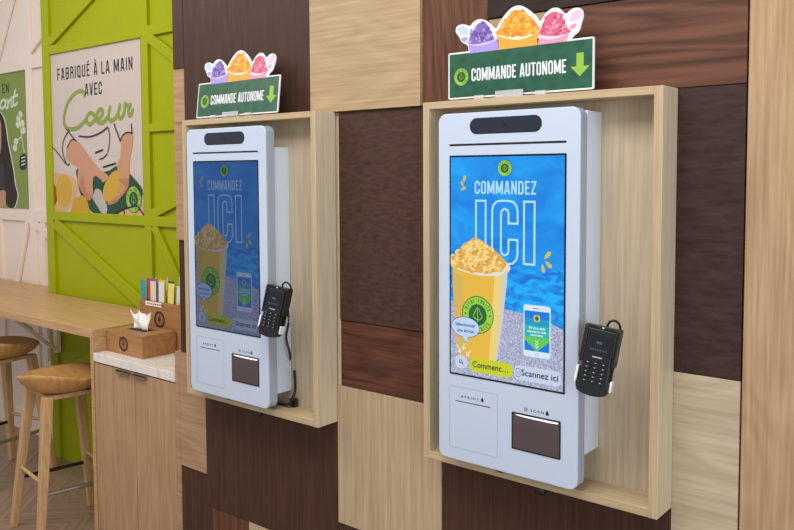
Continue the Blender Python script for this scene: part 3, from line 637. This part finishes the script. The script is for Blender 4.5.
s2 = copytree(s1); s2['label'] = 'green self-order sign with fruit cups leaning back on the farther, left-hand box'; s2.location.x -= 1.138; s2.location.y = -.080; s2.rotation_euler.x = math.radians(-7); s2.location.z += .0010

# ================================================================== LEFT: BAR, CABINET, STOOLS
BT = 1.004; BX = -2.066
t = thing('bar_table', 'long oak wall bar table with stools below, ending at the low cabinet', 'table', (-3.2, .26, 0))
o = obj('table_top', MB().box((-5.4, .02, .964), (BX, YG-.003, BT)), 'bar_oak', t, bevel=.002)
obj('end_panel', MB().box((BX-.024, .021, 0), (BX, YG-.003, .9638)), 'bar_oak', t, bevel=.001)
o = obj('rear_ledge', MB().box((-5.4, YG-.0028, .966), (at(41, 100, YG).x-.004, YW-.002, BT-.0005)), 'bar_oak', t)

p = at(57, 349, .485)
obj('wall_bracket', MB().box((p.x-.02, .475, p.z-.02), (p.x+.02, .4985, .9635)), 'white_paint', t)
obj('brace', MB().tube([(p.x, .475, p.z), atz(12, 317, .9635)], .013, 4, False), 'white_paint', t)
CX0, CX1 = -2.058, -1.419
obj('edge_board', MB().box((-1.4175, .002, 0), (-1.3905, .0135, .998)).box((-1.4175, .0135, 0), (-1.3905, .497, .998)), 'oak_left', wall)
t = thing('storage_cabinet', 'low two-door oak cabinet under the white marble worktop', 'cabinet', ((CX0+CX1)/2, .26, 0))
obj('body', MB().box((CX0, .041, .07), (CX1, YG-.003, .860)), 'cabinet_oak', t)
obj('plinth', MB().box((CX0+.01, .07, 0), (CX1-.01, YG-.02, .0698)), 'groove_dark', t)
xs = at(134.6, 377, .022).x
for a_, b_, hx0, hx1 in ((CX0, xs-.0015, at(118, 374, .02).x, at(131, 376, .02).x), (xs+.0015, CX1, at(134.8, 376, .02).x, at(147, 380, .02).x)):
    d = obj('door', MB().box((a_+.001, .022, .08), (b_-.001, .0405, .855)), 'cabinet_oak', t, bevel=.001, seg=1)
    h = MB().box((hx0, .006, .8515), (hx1, .0215, .8545)); h.box((hx0, .006, .842), (hx1, .009, .8545)); obj('handle', h, 'pull_metal', d)
o = obj('worktop', MB().box((CX0-.002, .018, .8620), (CX1, YG-.003, .900)), 'marble', loc=((CX0+CX1)/2, .26, .8620), bevel=.002); tag(o, 'white marble worktop lying on the low oak cabinet', 'worktop')

# tissue box
tx0, tx1, ty0, ty1, tz0, tz1 = -2.052, -1.766, .082, .258, .9005, 1.000
t = thing('tissue_box', 'square wooden tissue box with burnt emblem on the marble worktop', 'tissue box', ((tx0+tx1)/2, (ty0+ty1)/2, tz0))
obj('box', MB().box((tx0, ty0, tz0), (tx1, ty1, tz1)), 'box_oak', t, bevel=.0015)
a = Art(ty0-.0004, .0003)
def brand(a, cx, cz, rx, rz, l=0):
    a.line(ell(cx, cz, rx, rz, 32), .006, 'burnt_brown', l, True); a.line(ell(cx, cz, rx*.62, rz*.62, 24), .0025, 'burnt_brown', l, True); a.line(ell(cx, cz, rx*.85, rz*.85, 32), .006, 'burnt_brown', l, True)
    a.poly(smooth([(cx, cz+rz*.5), (cx+rx*.28, cz), (cx+rx*.1, cz-rz*.35), (cx-rx*.1, cz-rz*.35), (cx-rx*.28, cz)], 4, True), 'burnt_brown', l)
brand(a, at(123.5, 344, ty0).x, at(123.5, 344, ty0).z, .033, .031); a.done('emblem', t)
a = MB(); a.add([(-1.985, .145, tz1+.0006), (-1.85, .145, tz1+.0006), (-1.85, .20, tz1+.0006), (-1.985, .20, tz1+.0006)], [(0, 1, 2, 3)]); obj('slot', a, 'groove_dark', t)
tm = MB(); n = 26; rows = []
for j in range(9):
    f_ = j/8; row = []
    for i in range(n):
        an = i/(n-1); x = -.060+.120*an; wv = math.sin(an*17+f_*2)*.007*(.6+.4*f_)+math.sin(an*7)*.008
        top = .078+.010*math.cos(an*11+.9)+.004*math.sin(an*19)
        row.append((-1.912+x*(1+.15*f_)-.012*f_*(1-an), .172+wv*.7+.006*math.sin(f_*5+an*4), tz1+.0012+top*f_))
    rows.append(row)
vs = [p for r in rows for p in r]; tm.add(vs, [(j*n+i, j*n+i+1, (j+1)*n+i+1, (j+1)*n+i) for j in range(8) for i in range(n-1)], True)
o = obj('tissue', tm, 'paper', t); sm = o.modifiers.new('solidify', 'SOLIDIFY'); sm.thickness = .0012

# sachet holder
hx0, hx1, hy0, hy1 = -2.062, -1.424, .264, .375
hz0, hz1 = .9005, at(138, 299, .264).z
t = thing('sachet_holder', 'wooden holder box full of coloured sachets behind the tissue box', 'holder', ((hx0+hx1)/2, .41, hz0))
h = MB().box((hx0, hy0, hz0), (hx1, hy0+.010, hz1)); h.box((hx0, hy1-.010, hz0), (hx1, hy1, hz1)); h.box((hx0, hy0+.0101, hz0), (hx0+.010, hy1-.0101, hz1)); h.box((hx1-.010, hy0+.0101, hz0), (hx1, hy1-.0101, hz1)); h.box((hx0+.0101, hy0+.0101, hz0), (hx1-.0101, hy1-.0101, hz0+.01))
obj('box', h, 'box_oak', t)
a = Art(hy0-.0005, .0003); brand(a, at(159.5, 319.5, hy0).x, at(159.5, 319.5, hy0).z, .040, .036); a.done('emblem', t)
a = Art(hy0-.0005, .0003); p0 = at(145.5, 303, hy0); p1 = at(161.5, 305, hy0)
a.poly([(p0.x, hz1-.022), (p1.x, hz1-.022), (p1.x, hz1-.002), (p0.x, hz1-.002)], 'paper', 0)
for i in range(9):
    xx = p0.x+.012+i*.0155; a.poly([(xx, hz1-.016), (xx+.010, hz1-.016), (xx+.010, hz1-.009), (xx, hz1-.009)], 'ink_grey' if i % 3 else 'mango_red', 1)
a.done('paper_label', t)
sach = [('teal', (60, 150, 160)), ('rose red', (176, 70, 92)), ('dark blue', (28, 92, 150)), ('cream', (226, 214, 170)), ('violet', (128, 98, 176)), ('indigo', (72, 72, 160)), ('white', (228, 226, 216)), ('yellow', (232, 206, 30)), ('golden yellow', (240, 190, 24)), ('pale yellow', (236, 222, 110)), ('dark green', (36, 96, 70)), ('ivory', (238, 234, 214))]
u = 147.2
for i, (nm, c) in enumerate(sach):
    plain('sachet_'+nm.replace(' ', '_'), c, .35)
    w_ = .046; xa_ = at(u+i*2.6, 300, hy0+.03).x; y_ = hy0+.018+.007*(i % 3)
    zz = hz1+.092+.012*math.sin(i*2.1); ln = math.radians((-4, 3, -2, 2, -3, 1, 3, -5, 6, 8, -2, 2)[i])
    mbs = MB(); nseg = 8; fr = []; 
    for j in range(nseg+1):
        f_ = j/nseg; z = hz0+.012+(zz-hz0-.012)*f_; bul = .0028*math.sin(PI*f_)**.5 if 0 < j < nseg else .0004
        ox = math.tan(ln)*(z-hz0)*.6
        ww_ = w_/2*(1-.04*math.sin(PI*f_))
        fr.append([(xa_-ww_+ox, y_, z), (xa_+ox, y_-bul, z), (xa_+ww_+ox, y_, z), (xa_+ox, y_+bul, z)])
    vs = [p for q in fr for p in q]
    mbs.add(vs, [(j*4+k, j*4+(k+1) % 4, (j+1)*4+(k+1) % 4, (j+1)*4+k) for j in range(nseg) for k in range(4)], False); mbs.add(fr[0], [(3, 2, 1, 0)]); mbs.add(fr[-1], [(0, 1, 2, 3)])
    o = obj('sachet', mbs, 'sachet_'+nm.replace(' ', '_'), loc=(xa_, y_, hz0+.012))
    tag(o, '%s sachet standing in the wooden holder' % nm, 'sachet', 'sachets in the wooden holder')
for i in range(9):     # clear wrapped straws behind the sachets
    xa_ = at(150+i*3.0, 295, hy0+.06).x; ln = random.uniform(-.03, .03); mbs = MB()
    mbs.tube([(xa_, hy0+.058+.012*(i % 3), hz0+.012), (xa_+ln*.5, hy0+.060+.012*(i % 3), hz0+.10), (xa_+ln, hy0+.064+.012*(i % 3), hz1+.098+random.uniform(-.01, .016))], .004, 6)
    if i == 0: plain('straw_wrap', (226, 226, 150), .3)
    o = obj('wrapped_straw', mbs, 'straw_wrap', loc=(xa_, hy0+.058+.012*(i % 3), hz0+.012)); tag(o, 'pale wrapped straw standing behind the coloured sachets in the wooden holder', 'straw', 'wrapped straws behind the sachets')

# bar stools
def make_stool(cx, cy, label, rz=0.):
    t = thing('bar_stool', label, 'bar stool', (cx, cy, 0), 'wooden bar stools under the bar table', (0, 0, rz))
    SH = .757; mb = MB(); nr, ns = 8, 40
    def sq(a_, r, p=2.35):
        c, s_ = math.cos(a_), math.sin(a_); k = (abs(c)**p+abs(s_)**p)**(-1/p); return r*k*c, r*k*s_
    prof = [(0, -.068), (.09, -.068), (.125, -.063), (.158, -.050), (.182, -.030), (.196, -.010), (.200, .000), (.194, .006), (.170, .002), (.13, -.004), (.07, -.009), (0, -.010)]
    rings = []
    for r, dz in prof:
        ring = []
        for k in range(ns):
            a_ = 2*PI*k/ns; x, y = sq(a_, r); 
            ring.append((x, y, SH+dz+(.032*max(0, (x*.66-y*.75)/.19)**2-.006*((x*.75+y*.66)/.19)**2)*max(0, min(1, (dz+.06)/.06))))
        rings.append(ring)
    vs = [p for q in rings for p in q]; mb.add(vs, [(j*ns+k, j*ns+(k+1) % ns, (j+1)*ns+(k+1) % ns, (j+1)*ns+k) for j in range(len(prof)-1) for k in range(ns)], True)
    obj('seat', mb, 'stool_seat', t, local=True)
    obj('seat_ring', MB().box((-.115, -.115, SH-.090), (.115, .115, SH-.0682)), 'stool_oak', t, local=True, bevel=.004)
    T = .115; B = .190; top = SH-.0685
    P = lambda sx, sy, z: Vector((sx*(T+(B-T)*(1-z/top)), sy*(T+(B-T)*(1-z/top)), z))
    for sx, sy in ((1, -1), (-1, -1), (1, 1), (-1, 1)): obj('leg', MB().bar(P(sx, sy, 0), P(sx, sy, top), .032, .032, .046, .046), 'stool_oak', t, local=True, bevel=.004)
    for a_, b_, z, mt_ in (((-1, -1), (1, -1), .300, 'stool_oak'), ((-1, 1), (1, 1), .300, 'stool_oak'), ((-1, -1), (-1, 1), .245, 'dark_metal')):
        obj('stretcher', MB().tube([P(a_[0], a_[1], z), P(b_[0], b_[1], z)], .009, 10), mt_, t, local=True)
    obj('footrest', MB().tube([P(1, -1, .250), P(1, 1, .250)], .010, 10), 'steel', t, local=True)['label'] = 'steel footrest rod'
    return t
make_stool(-2.352, .028, 'wooden bar stool with rounded square seat, right beside the low cabinet', math.radians(-9))
make_stool(-3.295, .16, 'wooden bar stool under the bar table, partly cut by the left edge of the view', math.radians(10))

# ================================================================== POSTERS
PY_ = YG+.0165
t = thing('wall_poster', 'white poster of hands cutting mango on the lime green wall', 'poster', (at(96, 130, PY_).x, PY_, 1.49))
q = [at(*p, PY_) for p in ((49, 51), (141, 38.5), (144, 217), (54, 211.5))]
px0 = (q[0].x+q[3].x)/2; px1 = (q[1].x+q[2].x)/2; pz1 = (q[0].z+q[1].z)/2; pz0 = (q[2].z+q[3].z)/2
PF = PY_-.004
obj('sheet', MB().box((px0, PF, pz0), (px1, PY_-.0005, pz1)), 'poster_paper', t)
A5 = lambda x, y: (lambda p: (min(max(p.x, px0), px1), min(max(p.z, pz0), pz1)))(at(45+x*.1698, 40+y*.1698, PF))
A6 = lambda x, y: (lambda p: (min(max(p.x, px0), px1), min(max(p.z, pz0), pz1)))(at(45+x*.1792, 125+y*.1792, PF))
a = Art(PF-.0005, .0005)
P_ = A5(72, 237); Q_ = A5(518, 178); hgt = A5(72, 237)[1]; 
z0 = (A5(72, 237)[1]+A5(518, 178)[1])/2; z1 = (A5(68, 168)[1]+A5(518, 98)[1])/2
caps_text(a, 'FABRIQUÉ À LA MAIN', P_[0], z0, Q_[0]-P_[0], z1-z0, 'ink_black', 0, sp=.10)
P_ = A5(235, 330); Q_ = A5(338, 320); z0 = P_[1]; caps_text(a, 'AVEC', P_[0], z0, Q_[0]-P_[0], A5(235, 258)[1]-z0, 'ink_black', 1, sp=.09)
a.done('lettering', t)
a = Art(PF-.0009, .0005); lw = .024
for st in ([(232, 330), (226, 306), (205, 302), (172, 320), (140, 362), (120, 415), (112, 470), (122, 512), (150, 525), (190, 518), (222, 492), (240, 470)],
           [(282, 432), (262, 432), (246, 458), (248, 488), (268, 496), (288, 478), (294, 450), (282, 432)], [(296, 474), (322, 462), (340, 436), (338, 412), (322, 410), (308, 436), (308, 474), (326, 490), (348, 482), (368, 456)],
           [(384, 396), (376, 432), (378, 468), (394, 474), (418, 456), (434, 420), (442, 384)], [(442, 384), (432, 430), (440, 462), (456, 452), (468, 420), (472, 376), (486, 388), (504, 382)], [(504, 382), (492, 416), (496, 444), (508, 440), (518, 412)]):
    a.line([A5(*p) for p in smooth(st, 5)], lw, 'script_green', 0, caps=True)
a.done('script_word', t)
a = Art(PF-.0005, .0004)
F6 = lambda pts, mt_, l, cl=True: a.poly([A6(*p) for p in (smooth(pts, 3, True) if cl else pts)], mt_, l)
F6([(0, 272), (60, 268), (130, 278), (178, 312), (190, 360), (160, 420), (120, 480), (40, 496), (0, 500)], 'basket', 0)
F6([(440, 420), (560, 380), (600, 520), (400, 520)], 'basket', 0, False)
F6([(182, 240), (330, 262), (400, 228), (440, 240), (500, 300), (545, 362), (530, 420), (450, 470), (380, 500), (300, 505), (248, 470), (235, 420), (200, 390), (186, 320)], 'dark_green', 1)
F6([(40, 330), (62, 350), (70, 400), (60, 440), (30, 460)], 'mango_red', 1)
F6([(100, 278), (75, 300), (64, 360), (72, 420), (96, 456), (126, 446), (146, 400), (148, 340), (130, 292)], 'mango', 2)
F6([(200, 394), (168, 410), (150, 460), (152, 505), (246, 508), (242, 440), (228, 404)], 'mango_b', 3)
F6([(287, 345), (312, 365), (340, 420), (350, 468), (344, 505), (316, 490), (264, 405)], 'blade', 3, False)
F6([(350, 430), (372, 408), (412, 330), (404, 225), (420, 185), (426, 120), (430, 60), (455, 50), (490, 45), (488, 120), (474, 200), (472, 290), (462, 350), (430, 388), (400, 424), (366, 440)], 'skin', 3)
F6([(414, 262), (394, 254), (364, 280), (336, 330), (324, 380), (334, 418), (364, 425), (394, 402), (415, 360), (425, 310)], 'mango', 4)
F6([(412, 305), (440, 330), (446, 360), (418, 392), (388, 412), (352, 440), (362, 446), (400, 432), (432, 396), (464, 354), (468, 300)], 'skin_b', 5)
F6([(150, 84), (124, 128), (122, 186), (150, 215), (184, 238), (184, 290), (196, 350), (216, 388), (236, 416), (256, 420), (268, 388), (276, 300), (292, 286), (320, 320), (346, 308), (356, 288), (344, 272), (310, 252), (280, 218), (240, 164), (190, 98)], 'skin', 5)
F6([(196, 350), (216, 388), (236, 416), (256, 420), (262, 400), (240, 380), (222, 330), (214, 280), (204, 300)], 'skin_b', 6)
F6([(276, 285), (312, 302), (324, 330), (308, 352), (270, 350)], 'dark_green', 6)
c6 = A6(497, 415); logo(a, c6[0], c6[1], .068, 'lime', 'dark_green', 6)
for st, wd in (([(-8, 100), (40, 120), (80, 165), (124, 222), (140, 214)], .007), ([(136, 30), (106, 84), (100, 150), (124, 222)], .007), ([(120, 20), (150, 60), (178, 92)], .008), ([(190, 62), (250, 66), (310, 44), (352, 12)], .009), ([(354, 12), (362, 60), (360, 110), (352, 156)], .006),
               ([(350, 160), (330, 182), (306, 192)], .007), ([(282, 156), (326, 138)], .010), ([(326, 236), (396, 214)], .010), ([(388, -10), (396, 20), (412, 60), (422, 92)], .009), ([(422, 92), (436, 58), (460, 42), (490, 46)], .008), ([(484, -8), (488, 46)], .008), ([(124, 130), (150, 84), (172, 84)], .008),
               ([(385, 505), (440, 470), (520, 450)], .010), ([(440, 470), (448, 505)], .008), ([(520, 455), (560, 508)], .010), ([(-14, -40), (10, 60), (40, 120)], .007)):
    a.line([A6(*p) for p in smooth(st, 4)], wd, 'ink_black', 7)
a.done('kitchen_picture', t)

P2 = YW+.0165; PF2 = P2-.004
lx1 = at(25, 70, P2).x; lx1 = at(25.6, 100, P2).x; lx0 = lx1-1.0; lz1 = at(12, 66, P2).z; lz0 = at(12, 208, P2).z
t = thing('wall_poster', 'green poster with white script and long dark hair on the white wall', 'poster', ((lx0+lx1)/2, P2, 1.48))
obj('sheet', MB().box((lx0, PF2, lz0), (lx1, P2-.0005, lz1)), 'poster_green', t)
B1 = lambda x, y: (lambda p: (min(max(p.x, lx0), lx1), min(max(p.z, lz0), lz1)))(at(x, y, PF2))
a = Art(PF2-.0005, .0005)
e0 = B1(2.3, 93.5); e1 = B1(9.2, 92.5); caps_text(a, 'EN', e0[0], e0[1], e1[0]-e0[0], B1(2.3, 84)[1]-e0[1], 'ink_black', 0, sp=.1); a.done('lettering', t)
a = Art(PF2-.0005, .0005)
for st in ([(6.0, 101), (3, 100), (0.5, 104), (1, 108), (4, 107.5), (6, 103), (6.3, 100.5), (5.6, 106.5), (7.6, 108)], [(8.0, 100), (8.0, 107.5), (8.6, 103), (10.6, 99.5), (11.6, 101), (11.4, 106), (12.6, 106.5)], [(15.4, 90), (14, 97), (13.6, 103.5), (15, 105.5), (17.4, 103)], [(11.5, 98), (17.6, 95)]):
    a.line([B1(*p) for p in smooth(st, 5)], .019, 'leaf_white', 0, caps=True)
a.done('script_word', t)
a = Art(PF2-.0005, .0004); G2 = lambda x, y: B1(x*.2449, 100+y*.2449)
hair = [(-60, 40), (-20, 30), (8, 60), (22, 100), (30, 160), (45, 235), (55, 290), (62, 345), (72, 390), (60, 436), (40, 442), (22, 410), (18, 330), (-10, 350), (-70, 330), (-110, 240), (-100, 110)]
a.poly([G2(*p) for p in smooth([(x+(3 if x > 0 else -3)*1.5, y) for x, y in hair], 3, True)], 'leaf_white', 0); a.poly([G2(*p) for p in smooth(hair, 3, True)], 'hair', 1)
a.poly([G2(*p) for p in smooth([(-60, 60), (-20, 55), (2, 85), (6, 150), (2, 215), (-20, 250), (-50, 240), (-75, 180), (-78, 110)], 3, True)], 'skin', 2)
a.poly([G2(*p) for p in ((-60, 262), (18, 262), (18, 300), (20, 368), (-40, 372), (-58, 330))], 'lid_black', 3)
a.poly([G2(*p) for p in smooth([(-50, 372), (18, 368), (24, 400), (18, 436), (-40, 440)], 3, True)], 'skin', 3)
for st in ([(100, 215), (92, 170), (84, 110), (80, 60)], [(84, 130), (98, 105)], [(88, 150), (70, 165)], [(82, 90), (70, 80)]): a.line([G2(*p) for p in st], .010, 'leaf_white', 1)
for cx, cz in ((76, 75), (74, 100), (92, 95), (66, 170), (62, 195), (96, 125), (84, 60)): a.poly([G2(*p) for p in ell(cx, cz, 9, 15, 12)], 'leaf_white', 1)
a.poly([G2(*p) for p in smooth([(86, 225), (104, 220), (112, 245), (108, 280), (84, 284), (80, 250)], 3, True)], 'lid_black', 1)
for k in range(3): a.line([G2(*p) for p in ((88, 238+k*14), (104, 232+k*14))], .008, 'leaf_white', 2)
a.done('portrait_picture', t)

# ================================================================== LIGHT
def area(name, loc, target, sx, sy, power, col):
    l = bpy.data.lights.new(name, 'AREA'); l.shape = 'RECTANGLE'; l.size = sx; l.size_y = sy; l.energy = power; l.color = col
    o = bpy.data.objects.new(name, l); COL.objects.link(o); o.location = loc
    o.rotation_euler = (Vector(target)-Vector(loc)).to_track_quat('-Z', 'Y').to_euler(); return o
area('ceiling_lamp', (.3, -1.5, 3.15), (.2, -.4, 0), 1.6, .9, 36, (1, .96, .90))
area('ceiling_lamp', (-2.4, -1.3, 3.15), (-2.6, .2, .6), 1.8, 1.2, 36, (1, .90, .80))
area('shop_front_daylight', (4.6, -2.6, 1.9), (.3, 0, 1.3), 3.0, 2.2, 85, (.88, .95, 1))
W = bpy.data.worlds.new('world'); S.world = W; W.use_nodes = True
W.node_tree.nodes['Background'].inputs[0].default_value = (.93, .96, 1, 1); W.node_tree.nodes['Background'].inputs[1].default_value = .55
S.view_settings.view_transform = 'Standard'; S.view_settings.look = 'None'; S.view_settings.exposure = 0; S.view_settings.gamma = 1; S.view_settings.use_curve_mapping = False
